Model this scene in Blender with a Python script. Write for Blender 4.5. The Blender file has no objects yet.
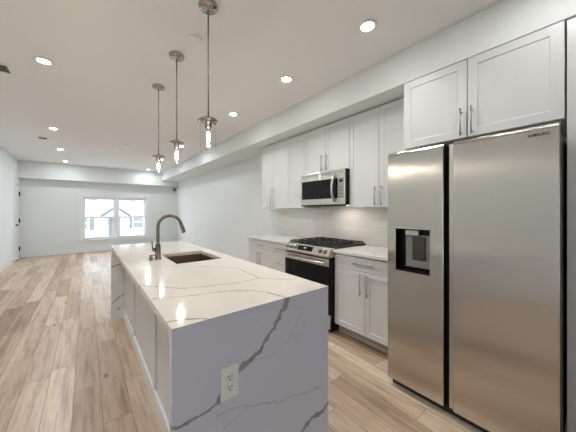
import bpy, bmesh, math, random
from mathutils import Vector, Matrix
random.seed(4)
PI = math.pi
S = bpy.context.scene
C = S.collection

# ------------------------------------------------------------ camera, world, exposure
cam_d = bpy.data.cameras.new('camera'); cam = bpy.data.objects.new('camera', cam_d); C.objects.link(cam)
cam_d.sensor_width = 36.0; cam_d.sensor_fit = 'HORIZONTAL'
cam_d.lens = 36.0 * 251.0 / 576.0
cam_d.shift_y = -5.0 / 576.0
cam.location = (0, 0, 1.335)
cam.rotation_euler = (PI / 2, 0, -math.radians(38.8))
cam_d.clip_start = 0.05
S.camera = cam
S.view_settings.view_transform = 'Standard'; S.view_settings.look = 'None'
S.view_settings.gamma = 1.0; S.view_settings.use_curve_mapping = False
S.view_settings.exposure = 0.86
W = bpy.data.worlds.new('overcast_sky'); S.world = W; W.use_nodes = True
bg = W.node_tree.nodes['Background']
bg.inputs[0].default_value = (0.80, 0.90, 1.0, 1); bg.inputs[1].default_value = 4.6

def portal(name, loc, rot, sx, sy):          # guides daylight sampling through a window opening, emits nothing itself
    d = bpy.data.lights.new(name, 'AREA'); d.shape = 'RECTANGLE'; d.size = sx; d.size_y = sy
    d.cycles.is_portal = True
    o = bpy.data.objects.new(name, d); C.objects.link(o); o.location = loc; o.rotation_euler = rot
portal('window_portal', (0.81, 10.44, 1.10), (-PI / 2, 0, 0), 1.85, 1.42)
portal('patio_portal', (-0.75, -2.66, 1.02), (PI / 2, 0, 0), 0.5, 2.05)

LAMP = 45.0   # radiance seen on the diffuser
BEAM = 9.0    # watts thrown down by each recessed can
#     # recessed diffuser radiance
BULB = 120.0

# ------------------------------------------------------------ mesh helpers
def box(bm, x0, x1, y0, y1, z0, z1):
    v = [bm.verts.new((x, y, z)) for x in (x0, x1) for y in (y0, y1) for z in (z0, z1)]
    for f in ((0,1,3,2),(4,6,7,5),(0,4,5,1),(2,3,7,6),(0,2,6,4),(1,5,7,3)):
        bm.faces.new([v[i] for i in f])
    return v
def frame_of(t):
    t = t.normalized()
    a = Vector((0,0,1)) if abs(t.z) < .9 else Vector((1,0,0))
    u = t.cross(a).normalized(); return u, t.cross(u).normalized()
def tube(bm, pts, r, n=16, caps=True):
    pts = [Vector(p) for p in pts]
    rs = r if isinstance(r, (list, tuple)) else [r] * len(pts)
    rings = []; u = None
    for i, p in enumerate(pts):
        t = (pts[min(i+1, len(pts)-1)] - pts[max(i-1, 0)])
        if u is None: u, w = frame_of(t)
        else:
            t = t.normalized(); u = (u - t * u.dot(t)).normalized(); w = t.cross(u)
        rings.append([bm.verts.new(p + (u * math.cos(2*PI*k/n) + w * math.sin(2*PI*k/n)) * rs[i]) for k in range(n)])
    fs = []
    for a, b in zip(rings, rings[1:]):
        for k in range(n):
            f = bm.faces.new((a[k], a[(k+1)%n], b[(k+1)%n], b[k])); f.smooth = True
    if caps:
        bm.faces.new(rings[0]); bm.faces.new(rings[-1])
def lathe(bm, prof, cx, cy, n=28, smooth=True):
    rings = []
    for (r, z) in prof:
        if r < 1e-5: rings.append([bm.verts.new((cx, cy, z))])
        else: rings.append([bm.verts.new((cx + r*math.cos(2*PI*k/n), cy + r*math.sin(2*PI*k/n), z)) for k in range(n)])
    for a, b in zip(rings, rings[1:]):
        for k in range(n):
            k2 = (k+1) % n
            if len(a) == 1 and len(b) == 1: continue
            if len(a) == 1: f = bm.faces.new((a[0], b[k2], b[k]))
            elif len(b) == 1: f = bm.faces.new((a[k], a[k2], b[0]))
            else: f = bm.faces.new((a[k], a[k2], b[k2], b[k]))
            f.smooth = smooth
def wpos(o):
    p = Vector((0,0,0))
    while o: p += o.location; o = o.parent
    return p
def obj(name, bm, mat, parent=None, bevel=0.0, loc=None, mats=None):
    """bm is in world coordinates; becomes ONE mesh object"""
    base = wpos(parent) if parent else Vector(loc or (0,0,0))
    bmesh.ops.translate(bm, verts=bm.verts, vec=-base)
    bmesh.ops.recalc_face_normals(bm, faces=bm.faces)
    me = bpy.data.meshes.new(name); bm.to_mesh(me); bm.free()
    for m in (mats or [mat]): me.materials.append(m)
    o = bpy.data.objects.new(name, me); C.objects.link(o)
    if parent: o.parent = parent
    elif loc: o.location = loc
    if bevel:
        b = o.modifiers.new('bevel', 'BEVEL'); b.width = bevel; b.segments = 2; b.limit_method = 'ANGLE'; b.angle_limit = math.radians(40)
        b.harden_normals = False
    return o
def tag(o, label, cat, group=None, kind=None):
    if label: o['label'] = label
    if cat: o['category'] = cat
    if group: o['group'] = group
    if kind: o['kind'] = kind
    return o
def thing(name, label, cat, loc, group=None):
    o = bpy.data.objects.new(name, None); C.objects.link(o); o.location = loc; o.empty_display_size = .1
    return tag(o, label, cat, group)
def struct(name, bm, mat, bevel=0.0, mats=None):
    o = obj(name, bm, mat, None, bevel, mats=mats); o['kind'] = 'structure'; return o
def bxo(name, dims, mat, parent=None, bevel=0.0):
    bm = bmesh.new(); box(bm, *dims); return obj(name, bm, mat, parent, bevel)
def copy_tree(o, parent=None):
    c = o.copy(); C.objects.link(c)
    if parent: c.parent = parent
    for ch in list(o.children): copy_tree(ch, c)
    return c

# ------------------------------------------------------------ materials
def srgb(r, g, b):
    f = lambda v: (v/255/12.92) if v/255 <= .04045 else ((v/255+.055)/1.055)**2.4
    return (f(r), f(g), f(b), 1)
class NT:
    def __init__(s, name):
        s.m = bpy.data.materials.new(name); s.m.use_nodes = True; s.t = s.m.node_tree
        s.b = s.t.nodes['Principled BSDF']; s.out = s.t.nodes['Material Output']
    def n(s, typ, **kw):
        x = s.t.nodes.new(typ)
        for k, v in kw.items(): setattr(x, k, v)
        return x
    def l(s, a, b): s.t.links.new(a, b)
    def math(s, op, a, b=None, c=None, clamp=False):
        x = s.n('ShaderNodeMath', operation=op, use_clamp=clamp)
        for i, v in enumerate((a, b, c)):
            if v is None: continue
            if isinstance(v, (int, float)): x.inputs[i].default_value = v
            else: s.l(v, x.inputs[i])
        return x.outputs[0]
    def vec(s, op, a, b=None, scale=None):
        x = s.n('ShaderNodeVectorMath', operation=op)
        for i, v in enumerate((a, b)):
            if v is None: continue
            if isinstance(v, (tuple, list)): x.inputs[i].default_value = v
            else: s.l(v, x.inputs[i])
        if scale is not None:
            if isinstance(scale, (int, float)): x.inputs['Scale'].default_value = scale
            else: s.l(scale, x.inputs['Scale'])
        return x.outputs['Value'] if op in ('LENGTH', 'DOT_PRODUCT', 'DISTANCE') else x.outputs[0]
    def noise(s, vec, scale, detail=3, rough=.5, color=False):
        x = s.n('ShaderNodeTexNoise'); x.inputs['Scale'].default_value = scale; x.inputs['Detail'].default_value = detail
        x.inputs['Roughness'].default_value = rough
        if vec is not None: s.l(vec, x.inputs['Vector'])
        return x.outputs['Color'] if color else x.outputs['Fac']
    def mix(s, fac, a, b):
        x = s.n('ShaderNodeMix', data_type='RGBA')
        for i, v in ((0, fac), (6, a), (7, b)):
            if isinstance(v, (int, float)): x.inputs[i].default_value = v
            elif isinstance(v, (tuple, list)): x.inputs[i].default_value = v
            else: s.l(v, x.inputs[i])
        return x.outputs[2]
    def ramp(s, fac, stops):
        x = s.n('ShaderNodeValToRGB'); e = x.color_ramp.elements
        while len(e) < len(stops): e.new(.5)
        for el, (p, c) in zip(e, stops): el.position = p; el.color = c
        s.l(fac, x.inputs[0]); return x.outputs[0]
    def bump(s, h, strength=.2, dist=.01):
        x = s.n('ShaderNodeBump'); x.inputs['Strength'].default_value = strength; x.inputs['Distance'].default_value = dist
        s.l(h, x.inputs['Height']); s.l(x.outputs[0], s.b.inputs['Normal'])
    def set(s, **kw):
        for k, v in kw.items():
            k = k.replace('_', ' ')
            if isinstance(v, (int, float, tuple, list)): s.b.inputs[k].default_value = v
            else: s.l(v, s.b.inputs[k])
        return s
def objco(N): return N.n('ShaderNodeTexCoord').outputs['Object']
def paint(name, col, rough=.5, var=.03, nscale=6, bump=0.0, bscale=200, spec=.5, coat=0):
    N = NT(name); co = objco(N)
    nz = N.noise(co, nscale, 3)
    dark = tuple(c * (1 - var) for c in col[:3]) + (1,)
    N.set(Base_Color=N.mix(nz, dark, col), Roughness=rough); N.b.inputs['Specular IOR Level'].default_value = spec
    if coat: N.b.inputs['Coat Weight'].default_value = coat; N.b.inputs['Coat Roughness'].default_value = .1
    if bump: N.bump(N.noise(co, bscale, 2), bump, .002)
    return N.m
def metal(name, col, rough=.25, aniso=0, var=.04):
    N = NT(name); co = objco(N)
    mp = N.n('ShaderNodeMapping'); mp.inputs['Scale'].default_value = (30, 30, 2.0) if aniso else (8, 8, 8)
    N.l(co, mp.inputs[0]); nz = N.noise(mp.outputs[0], 6, 3)
    dark = tuple(c * (1 - var) for c in col[:3]) + (1,)
    N.set(Base_Color=N.mix(nz, dark, col), Metallic=1.0, Roughness=rough)
    if aniso:
        N.b.inputs['Anisotropic'].default_value = aniso
        tg = N.n('ShaderNodeTangent', direction_type='RADIAL', axis='Z')
        N.l(tg.outputs[0], N.b.inputs['Tangent'])
        N.b.inputs['Anisotropic Rotation'].default_value = 0.0
    return N.m
def emit(name, col, strength):
    N = NT(name); N.set(Base_Color=col, Emission_Color=col, Emission_Strength=strength); return N.m
def glass(name, tint=(1,1,1,1), refl=1.0):
    N = NT(name); N.t.nodes.remove(N.b)
    tr = N.n('ShaderNodeBsdfTransparent'); tr.inputs[0].default_value = tint
    gl = N.n('ShaderNodeBsdfGlossy'); gl.inputs['Roughness'].default_value = .02
    lw = N.n('ShaderNodeLayerWeight'); lw.inputs[0].default_value = .5
    mx = N.n('ShaderNodeMixShader'); N.l(N.math('MULTIPLY_ADD', N.math('POWER', lw.outputs['Facing'], 4.0), .45 * refl, .03, clamp=True), mx.inputs[0])
    N.l(tr.outputs[0], mx.inputs[1]); N.l(gl.outputs[0], mx.inputs[2]); N.l(mx.outputs[0], N.out.inputs[0])
    return N.m

def marble(name, plane, base, polys, origin, amb_scale=2.2, amb=.25, col=srgb(120,118,118), rough=.1, warp=.05):
    """veins follow hand-laid polylines (metres, world frame) plus a faint random network"""
    N = NT(name); co = objco(N)
    wc = N.noise(co, 9, 4, .65, color=True)
    off = N.vec('SCALE', N.vec('SUBTRACT', wc, (.5, .5, .5)), scale=warp)
    p = N.vec('ADD', co, off)
    mask = None
    for pts, w, st in polys:
        d = None
        for (a, b) in zip(pts, pts[1:]):
            if plane == 'xz': A = Vector((a[0]-origin[0], 0, a[1]-origin[2])); B = Vector((b[0]-origin[0], 0, b[1]-origin[2])); M = (1,0,1)
            else: A = Vector((a[0]-origin[0], a[1]-origin[1], 0)); B = Vector((b[0]-origin[0], b[1]-origin[1], 0)); M = (1,1,0)
            pp = N.vec('MULTIPLY', p, M)
            AB = B - A; L2 = max(AB.length_squared, 1e-6)
            ap = N.vec('SUBTRACT', pp, tuple(A))
            dt = N.math('MULTIPLY', N.vec('DOT_PRODUCT', ap, tuple(AB / L2)), 1.0, clamp=True)
            q = N.vec('SCALE', tuple(AB), scale=dt)
            dd = N.vec('LENGTH', N.vec('SUBTRACT', ap, q))
            d = dd if d is None else N.math('MINIMUM', d, dd)
        wn = N.math('MULTIPLY_ADD', N.noise(co, 14, 2), 1.3 * w, .35 * w)
        mr = N.n('ShaderNodeMapRange', interpolation_type='SMOOTHSTEP')
        N.l(N.math('DIVIDE', d, wn), mr.inputs[0]); mr.inputs[1].default_value = .55; mr.inputs[2].default_value = 1.15
        mr.inputs[3].default_value = st; mr.inputs[4].default_value = 0
        mask = mr.outputs[0] if mask is None else N.math('MAXIMUM', mask, mr.outputs[0])
    nz = N.noise(N.vec('ADD', co, N.vec('SCALE', wc, scale=.25)), amb_scale, 6, .6)
    rid = N.math('ABSOLUTE', N.math('SUBTRACT', nz, .5))
    r2 = N.n('ShaderNodeMapRange', interpolation_type='SMOOTHSTEP'); N.l(rid, r2.inputs[0])
    r2.inputs[1].default_value = 0; r2.inputs[2].default_value = .008; r2.inputs[3].default_value = amb; r2.inputs[4].default_value = 0
    gate = N.math('GREATER_THAN', N.noise(co, 1.7, 1), .52)
    am = N.math('MULTIPLY', r2.outputs[0], gate)
    mask = am if mask is None else N.math('MAXIMUM', mask, am)
    cl = N.noise(co, 3, 3)
    b2 = N.mix(cl, tuple(c * .95 for c in base[:3]) + (1,), base)
    vcol = N.mix(N.math('GREATER_THAN', N.noise(co, 26, 3), .56), col, tuple(c * .72 for c in col[:3]) + (1,))
    N.set(Base_Color=N.mix(mask, b2, vcol), Roughness=rough); N.b.inputs['Specular IOR Level'].default_value = .6
    return N.m

def floor_mat():
    N = NT('light_oak_planks'); co = objco(N)
    sp = N.n('ShaderNodeSeparateXYZ'); N.l(co, sp.inputs[0]); X, Y = sp.outputs[0], sp.outputs[1]
    pw, pl = .155, 1.25
    xs = N.math('DIVIDE', N.math('ADD', X, .07 + pw * 40), pw)
    xi = N.math('FLOOR', xs); xf = N.math('SUBTRACT', xs, xi)
    wn = N.n('ShaderNodeTexWhiteNoise', noise_dimensions='1D'); N.l(xi, wn.inputs['W'])
    ys = N.math('ADD', N.math('DIVIDE', Y, pl), N.math('MULTIPLY', wn.outputs['Value'], 7.3))
    yi = N.math('FLOOR', ys); yf = N.math('SUBTRACT', ys, yi)
    cb = N.n('ShaderNodeCombineXYZ'); N.l(xi, cb.inputs[0]); N.l(yi, cb.inputs[1])
    w2 = N.n('ShaderNodeTexWhiteNoise', noise_dimensions='2D'); N.l(cb.outputs[0], w2.inputs['Vector'])
    rnd = w2.outputs['Value']
    # grain, shifted per plank
    cz = N.n('ShaderNodeCombineXYZ'); N.l(N.math('MULTIPLY', X, 14), cz.inputs[0]); N.l(N.math('MULTIPLY', Y, 1.1), cz.inputs[1]); N.l(N.math('MULTIPLY', rnd, 50), cz.inputs[2])
    g1 = N.noise(cz.outputs[0], 1.4, 6, .62)
    cz2 = N.n('ShaderNodeCombineXYZ'); N.l(N.math('MULTIPLY', X, 60), cz2.inputs[0]); N.l(N.math('MULTIPLY', Y, 2.2), cz2.inputs[1]); N.l(N.math('MULTIPLY', rnd, 50), cz2.inputs[2])
    g2 = N.noise(cz2.outputs[0], 2.0, 4, .6)
    base = N.ramp(rnd, [(0, srgb(154,126,103)), (.14, srgb(190,165,142)), (.5, srgb(214,192,168)), (.8, srgb(226,207,185)), (1, srgb(198,172,148))])
    gr = N.ramp(g1, [(.30, (.40,.34,.29,1)), (.45, (.84,.81,.78,1)), (.56, (1.08,1.07,1.06,1)), (.72, (.76,.72,.68,1))])
    m1 = N.n('ShaderNodeMix', data_type='RGBA', blend_type='MULTIPLY'); m1.inputs[0].default_value = .78; N.l(base, m1.inputs[6]); N.l(gr, m1.inputs[7])
    g2r = N.ramp(g2, [(.32, (.66,.62,.58,1)), (.5, (1,1,1,1))])
    m2 = N.n('ShaderNodeMix', data_type='RGBA', blend_type='MULTIPLY'); m2.inputs[0].default_value = .6; N.l(m1.outputs[2], m2.inputs[6]); N.l(g2r, m2.inputs[7])
    # knots
    vk = N.n('ShaderNodeTexVoronoi'); vk.inputs['Scale'].default_value = 1.0
    ck = N.n('ShaderNodeCombineXYZ'); N.l(N.math('MULTIPLY', X, 5.6), ck.inputs[0]); N.l(N.math('MULTIPLY', Y, 2.3), ck.inputs[1])
    N.l(N.vec('ADD', ck.outputs[0], N.vec('SCALE', N.noise(co, 14, 2, color=True), scale=.12)), vk.inputs['Vector'])
    kn = N.n('ShaderNodeMapRange', interpolation_type='SMOOTHSTEP'); N.l(vk.outputs['Distance'], kn.inputs[0])
    kn.inputs[1].default_value = .03; kn.inputs[2].default_value = .13; kn.inputs[3].default_value = .8; kn.inputs[4].default_value = 0
    c3 = N.mix(kn.outputs[0], m2.outputs[2], srgb(92,66,48))
    # seams
    ex = N.math('MINIMUM', xf, N.math('SUBTRACT', 1.0, xf)); ey = N.math('MULTIPLY', N.math('MINIMUM', yf, N.math('SUBTRACT', 1.0, yf)), pl / pw)
    e = N.math('MINIMUM', ex, ey)
    sm = N.n('ShaderNodeMapRange', interpolation_type='SMOOTHSTEP'); N.l(e, sm.inputs[0])
    sm.inputs[1].default_value = .004; sm.inputs[2].default_value = .022; sm.inputs[3].default_value = .65; sm.inputs[4].default_value = 0
    c4 = N.mix(sm.outputs[0], c3, srgb(96,72,54))
    N.set(Base_Color=c4, Roughness=N.math('MULTIPLY_ADD', g1, .2, .24))
    N.bump(N.math('SUBTRACT', N.math('MULTIPLY', g2, .25), sm.outputs[0]), .25, .002)
    return N.m

def tile_mat():
    N = NT('white_subway_tile'); co = objco(N)
    sp = N.n('ShaderNodeSeparateXYZ'); N.l(co, sp.inputs[0])
    cb = N.n('ShaderNodeCombineXYZ'); N.l(sp.outputs[1], cb.inputs[0]); N.l(N.math('ADD', sp.outputs[2], .914), cb.inputs[1])
    br = N.n('ShaderNodeTexBrick'); br.inputs['Scale'].default_value = 1
    br.inputs['Brick Width'].default_value = .30; br.inputs['Row Height'].default_value = .076; br.inputs['Mortar Size'].default_value = .0014
    br.inputs['Mortar Smooth'].default_value = .3; br.offset = .5
    br.inputs['Color1'].default_value = srgb(236,234,230); br.inputs['Color2'].default_value = srgb(231,229,225); br.inputs['Mortar'].default_value = srgb(205,203,199)
    N.l(cb.outputs[0], br.inputs['Vector'])
    N.set(Base_Color=br.outputs['Color'], Roughness=.12)
    N.bump(N.math('SUBTRACT', 1.0, br.outputs['Fac']), .35, .002)
    return N.m

M = {}
M['wall'] = paint('pale_grey_wall_paint', srgb(232,236,235), .6, .01, 2, .04, 300)
M['ceil'] = paint('ceiling_white_paint', srgb(242,241,240), .75, .01, 2, .03, 300)
M['trim'] = paint('white_trim_paint', srgb(238,239,240), .35, .01)
M['cab'] = paint('white_cabinet_paint', srgb(218,219,218), .32, .01, 3)
M['gap_shade'] = paint('painted_gap_shade', srgb(60,58,56), .7)  # dark colour stands in for shade in the gap under the soffit
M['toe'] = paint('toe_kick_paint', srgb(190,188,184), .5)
M['floor'] = floor_mat()
M['tile'] = tile_mat()
M['steel'] = metal('brushed_stainless', srgb(212,208,203), .26, 1.0)
M['steel2'] = metal('satin_stainless', srgb(208,204,198), .28)
M['sinksteel'] = metal('sink_stainless', srgb(162,145,130), .38)
M['nickel'] = metal('brushed_nickel', srgb(190,188,184), .28)
M['gun'] = metal('dark_brushed_nickel', srgb(138,132,126), .22)
M['chrome'] = metal('polished_nickel', srgb(176,172,168), .1)
M['black'] = paint('black_enamel', srgb(13,11,10), .35, .1, spec=.25)
M['iron'] = paint('matte_cast_iron', srgb(20,18,17), .6, .2, 60, .2, 400)
M['bglass'] = paint('black_oven_glass', srgb(10,7,6), .08, .05, spec=.28)
M['gasket'] = paint('black_gasket', srgb(20,19,18), .6)
M['darkgrey'] = paint('charcoal_fridge_side', srgb(88,86,84), .45)
M['plastic'] = paint('white_plastic', srgb(242,242,242), .3, .01)
M['slot'] = paint('dark_slot', srgb(25,25,28), .6)
M['disp'] = paint('dispenser_grey_panel', srgb(150,146,142), .3)
M['dispdark'] = paint('dispenser_paddle_grey', srgb(70,67,64), .3)
M['label'] = paint('pale_display', srgb(200,200,198), .3)
M['glass'] = glass('window_glass', (.97,.98,.98,1))
M['shade'] = glass('clear_shade_glass', (.98,.98,.98,1), 1.3)
M['lamp'] = emit('lamp_diffuser', (1, .96, .91, 1), LAMP)
M['hood'] = emit('cooktop_lamp_glow', (1, .91, .80, 1), 11.0)
M['bulb'] = emit('warm_bulb', (1, .90, .76, 1), BULB)
M['grille'] = paint('grille_black', srgb(30,29,28), .5, .3, 80)
M['siding'] = paint('white_siding', srgb(186,188,192), .6)
M['hwin'] = paint('house_window_dark', srgb(92,92,92), .3)
M['shutter'] = paint('grey_blue_shutter', srgb(94,92,92), .6)
M['roof'] = paint('grey_shingle', srgb(96,92,90), .8, .2, 30)
M['ground'] = paint('pale_pavement', srgb(190,190,190), .8, .15, 3)
M['hole'] = paint('dark_recess', srgb(28,26,25), .8)

# ------------------------------------------------------------ room shell
XL, XR, YB, YF, ZC = -1.47, 2.73, -2.6, 10.36, 2.744
SX, SZ = 2.16, 2.447
bm = bmesh.new(); box(bm, XL-.1, XR+.1, YB-.1, YF+.1, -.1, 0); struct('floor', bm, M['floor'])
bm = bmesh.new(); box(bm, XL-.1, XR+.1, YB-.1, YF+.1, ZC, ZC+.1); struct('ceiling', bm, M['ceil'])
bm = bmesh.new(); box(bm, XR, XR+.1, YB-.1, YF+.1, 0, ZC); struct('wall_right', bm, M['wall'])
# left wall with a door opening
DY0, DY1, DZ = 9.66, 10.24, 2.06
bm = bmesh.new(); box(bm, XL-.1, XL, YB-.1, DY0, 0, ZC); box(bm, XL-.1, XL, DY1, YF+.1, 0, ZC); box(bm, XL-.1, XL, DY0, DY1, DZ, ZC)
box(bm, XL-.1, XL-.06, DY0, DY1, 0, DZ)
struct('wall_left', bm, M['wall'])
# far wall with the window opening
WX0, WX1, WZ0, WZ1 = -.10, 1.72, .41, 1.79
bm = bmesh.new(); box(bm, XL-.1, WX0, YF, YF+.14, 0, ZC); box(bm, WX1, XR+.1, YF, YF+.14, 0, ZC)
box(bm, WX0, WX1, YF, YF+.14, 0, WZ0); box(bm, WX0, WX1, YF, YF+.14, WZ1, ZC); struct('wall_far', bm, M['wall'])
# wall behind the camera with a glazed patio opening
PX0, PX1, PZ1 = -1.0, -.5, 2.05
bm = bmesh.new(); box(bm, XL-.1, PX0, YB-.14, YB, 0, ZC); box(bm, PX1, XR+.1, YB-.14, YB, 0, ZC); box(bm, PX0, PX1, YB-.14, YB, PZ1, ZC)
struct('wall_back', bm, M['wall'])
# soffit above the kitchen run and dropped beam on the far wall
bm = bmesh.new(); box(bm, SX, XR, YB, 10.08, SZ, ZC); struct('trim_1', bm, M['wall'], .003)
bm = bmesh.new(); box(bm, XL, XR, 10.08, YF, 2.26, ZC); struct('trim_2', bm, M['wall'], .003)
# baseboards
bm = bmesh.new(); box(bm, XL, XL+.015, YB, DY0-.06, 0, .13); struct('baseboard_left', bm, M['trim'], .003)
bm = bmesh.new(); box(bm, XL+.015, XR-.015, YF-.015, YF, 0, .13); struct('baseboard_far', bm, M['trim'], .003)
bm = bmesh.new(); box(bm, XR-.015, XR, 3.74, YF-.015, 0, .13); struct('baseboard_right', bm, M['trim'], .003)

# window_1: casing, sill, two double-hung units
bm = bmesh.new(); cw = .09; yc = YF
box(bm, WX0-cw, WX0, yc-.02, yc, WZ0-.0, WZ1+cw); box(bm, WX1, WX1+cw, yc-.02, yc, WZ0, WZ1+cw); box(bm, WX0, WX1, yc-.02, yc, WZ1, WZ1+cw)
win = struct('window_1', bm, M['trim'], .003)
bm = bmesh.new(); box(bm, WX0-cw-.03, WX1+cw+.03, yc-.055, yc+.05, WZ0-.03, WZ0); box(bm, WX0-cw, WX1+cw, yc-.018, yc, WZ0-.09, WZ0-.03)
obj('window_sill', bm, M['trim'], win, .003)
wm = (WX0+WX1)/2
bm = bmesh.new(); box(bm, wm-.04, wm+.04, yc, yc+.12, WZ0, WZ1)
box(bm, WX0, WX0+.03, yc, yc+.13, WZ0, WZ1); box(bm, WX1-.03, WX1, yc, yc+.13, WZ0, WZ1)
box(bm, WX0+.03, wm-.04, yc, yc+.13, WZ1-.03, WZ1); box(bm, wm+.04, WX1-.03, yc, yc+.13, WZ1-.03, WZ1)
box(bm, WX0+.03, wm-.04, yc+.05, yc+.13, WZ0, WZ0+.02); box(bm, wm+.04, WX1-.03, yc+.05, yc+.13, WZ0, WZ0+.02)
obj('window_frame', bm, M['trim'], win, .002)
zm = 1.13
for (a, b) in ((WX0+.03, wm-.04), (wm+.04, WX1-.03)):
    for (z0, z1, yy) in ((WZ0+.02, zm+.02, yc+.055), (zm-.02, WZ1-.03, yc+.09)):
        bm = bmesh.new(); f = .05
        box(bm, a, a+f, yy, yy+.03, z0, z1); box(bm, b-f, b, yy, yy+.03, z0, z1)
        box(bm, a+f, b-f, yy, yy+.03, z0, z0+f); box(bm, a+f, b-f, yy, yy+.03, z1-f, z1)
        sa = obj('sash', bm, M['trim'], win, .002)
        bm = bmesh.new(); box(bm, a+f, b-f, yy+.012, yy+.018, z0+f, z1-f); obj('pane', bm, M['glass'], sa)
# window_2: patio glazing behind the camera
bm = bmesh.new()
for x in (PX0, (PX0+PX1)/2-.03, PX1-.06): box(bm, x, x+.06, YB-.1, YB-.04, 0.05, PZ1-.06)
box(bm, PX0, PX1, YB-.1, YB-.04, PZ1-.06, PZ1); box(bm, PX0, PX1, YB-.1, YB-.04, 0, .05)
w2 = struct('window_2', bm, M['trim'])
bm = bmesh.new(); box(bm, PX0+.06, (PX0+PX1)/2-.03, YB-.075, YB-.065, .05, PZ1-.06); obj('pane', bm, M['glass'], w2)
bm = bmesh.new(); box(bm, (PX0+PX1)/2+.03, PX1-.06, YB-.075, YB-.065, .05, PZ1-.06); obj('pane', bm, M['glass'], w2)

# shaker panel facing -X (sgn=-1) or +X (sgn=+1)
def shaker(bm, xf, y0, y1, z0, z1, th=.02, fw=.057, rc=.006, sgn=-1):
    xr = xf - sgn*rc; xb = xf - sgn*th
    def R(x, i): return [bm.verts.new((x, y, z)) for (y, z) in ((y0+i, z0+i), (y1-i, z0+i), (y1-i, z1-i), (y0+i, z1-i))]
    o, a, r, b = R(xf, 0), R(xf, fw), R(xr, fw+.003), R(xb, 0)
    for k in range(4):
        j = (k+1) % 4
        bm.faces.new((o[k], o[j], a[j], a[k])); bm.faces.new((a[k], a[j], r[j], r[k])); bm.faces.new((o[j], o[k], b[k], b[j]))
    bm.faces.new(r); bm.faces.new(b)

# door_1 in the left wall
bm = bmesh.new()
y0, y1 = DY0+.004, DY1-.004; xf = XL-.004
def R2(x, yy0, yy1, zz0, zz1): return [bm.verts.new((x, y, z)) for (y, z) in ((yy0, zz0), (yy1, zz0), (yy1, zz1), (yy0, zz1))]
shaker(bm, xf, y0, y1, .01, 1.0, .035, .11, .008, 1); shaker(bm, xf, y0, y1, 1.0, DZ-.004, .035, .11, .008, 1)
d1 = struct('door_1', bm, M['trim'])
bm = bmesh.new(); box(bm, XL, XL+.018, DY0-.06, DY0, 0, DZ+.06); box(bm, XL, XL+.018, DY1, DY1+.06, 0, DZ+.06); box(bm, XL, XL+.018, DY0, DY1, DZ, DZ+.06)
obj('door_casing', bm, M['trim'], d1, .003)
for z in (.28, 1.06, 1.82):
    bm = bmesh.new(); box(bm, XL-.003, XL+.022, DY1-.03, DY1+.012, z-.06, z+.06); obj('hinge', bm, M['black'], d1, .002)['label'] = 'black door hinge'
bm = bmesh.new(); tube(bm, [(XL-.004, DY0+.06, .96), (XL+.055, DY0+.06, .96)], .02); tube(bm, [(XL+.05, DY0+.06, .96), (XL+.05, DY0+.17, .96)], .009)
obj('door_handle', bm, M['black'], d1)['label'] = 'black lever door handle'

# ------------------------------------------------------------ exterior
bm = bmesh.new(); box(bm, -14, 18, YF+.6, 40, -3.1, -3.0); o = struct('ground', bm, M['ground'])
h = thing('row_house', 'white sided house with dark shutters seen through the far window', 'house', (2, 24, -3.0))
bm = bmesh.new(); box(bm, -9, 14, 24, 30, -3, 5.2); obj('facade', bm, M['siding'], h)
bm = bmesh.new()
vv = [bm.verts.new(p) for p in ((-9.4, 23.6, 5.2), (14.4, 23.6, 5.2), (14.4, 27, 7.4), (-9.4, 27, 7.4), (-9.4, 30.4, 5.2), (14.4, 30.4, 5.2))]
for f in ((0,1,2,3), (3,2,5,4), (0,3,4), (1,5,2), (0,4,5,1)): bm.faces.new([vv[i] for i in f])
obj('roof', bm, M['roof'], h)
def hwin(x0, x1, z0, z1, sh=True):
    bm = bmesh.new()
    box(bm, x0-.06, x0, 23.94, 24.0, z0-.06, z1+.06); box(bm, x1, x1+.06, 23.94, 24.0, z0-.06, z1+.06)
    box(bm, x0, x1, 23.94, 24.0, z1, z1+.06); box(bm, x0, x1, 23.94, 24.0, z0-.06, z0); box(bm, x0, x1, 23.95, 24.0, (z0+z1)/2-.03, (z0+z1)/2+.03)
    w = obj('window', bm, M['trim'], h)
    bm = bmesh.new(); box(bm, x0, x1, 23.97, 23.99, z0, z1); obj('pane', bm, M['hwin'], w)
    if sh:
        for (a, b) in ((x0-.36, x0-.08), (x1+.08, x1+.36)):
            bm = bmesh.new(); box(bm, a, b, 23.93, 23.99, z0-.05, z1+.05); obj('shutter', bm, M['shutter'], h)
hwin(-.62, .10, -.05, .95); hwin(3.0, 3.72, -.05, .95)
hwin(.12, .66, 2.1, 3.4, False); hwin(2.7, 3.2, 2.1, 3.4, False); hwin(-3.2, -2.5, -.05, .95); hwin(6.2, 6.9, -.05, .95)
# gabled porch
bm = bmesh.new()
for y in (22.6, 23.98):
    pass
a = [bm.verts.new((x, y, z)) for y in (22.5, 23.98) for (x, z) in ((.78, 1.02), (1.75, 1.74), (2.72, 1.02), (2.62, .95), (1.75, 1.6), (.88, .95))]
for k in range(6):
    j = (k+1) % 6; bm.faces.new((a[k], a[j], a[6+j], a[6+k]))
bm.faces.new(a[:6]); bm.faces.new(a[6:]); obj('porch_roof', bm, M['roof'], h)
bm = bmesh.new()
a = [bm.verts.new((x, y, z)) for y in (22.62, 23.98) for (x, z) in ((.95, .93), (2.55, .93), (1.75, 1.56))]
bm.faces.new(a[:3]); bm.faces.new(a[3:]); [bm.faces.new((a[k], a[(k+1)%3], a[3+(k+1)%3], a[3+k])) for k in range(3)]
obj('porch_gable', bm, M['siding'], h)
for x in (1.0, 2.5):
    bm = bmesh.new(); box(bm, x-.07, x+.07, 22.65, 22.79, -1.3, .93); obj('porch_post', bm, M['siding'], h)
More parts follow.
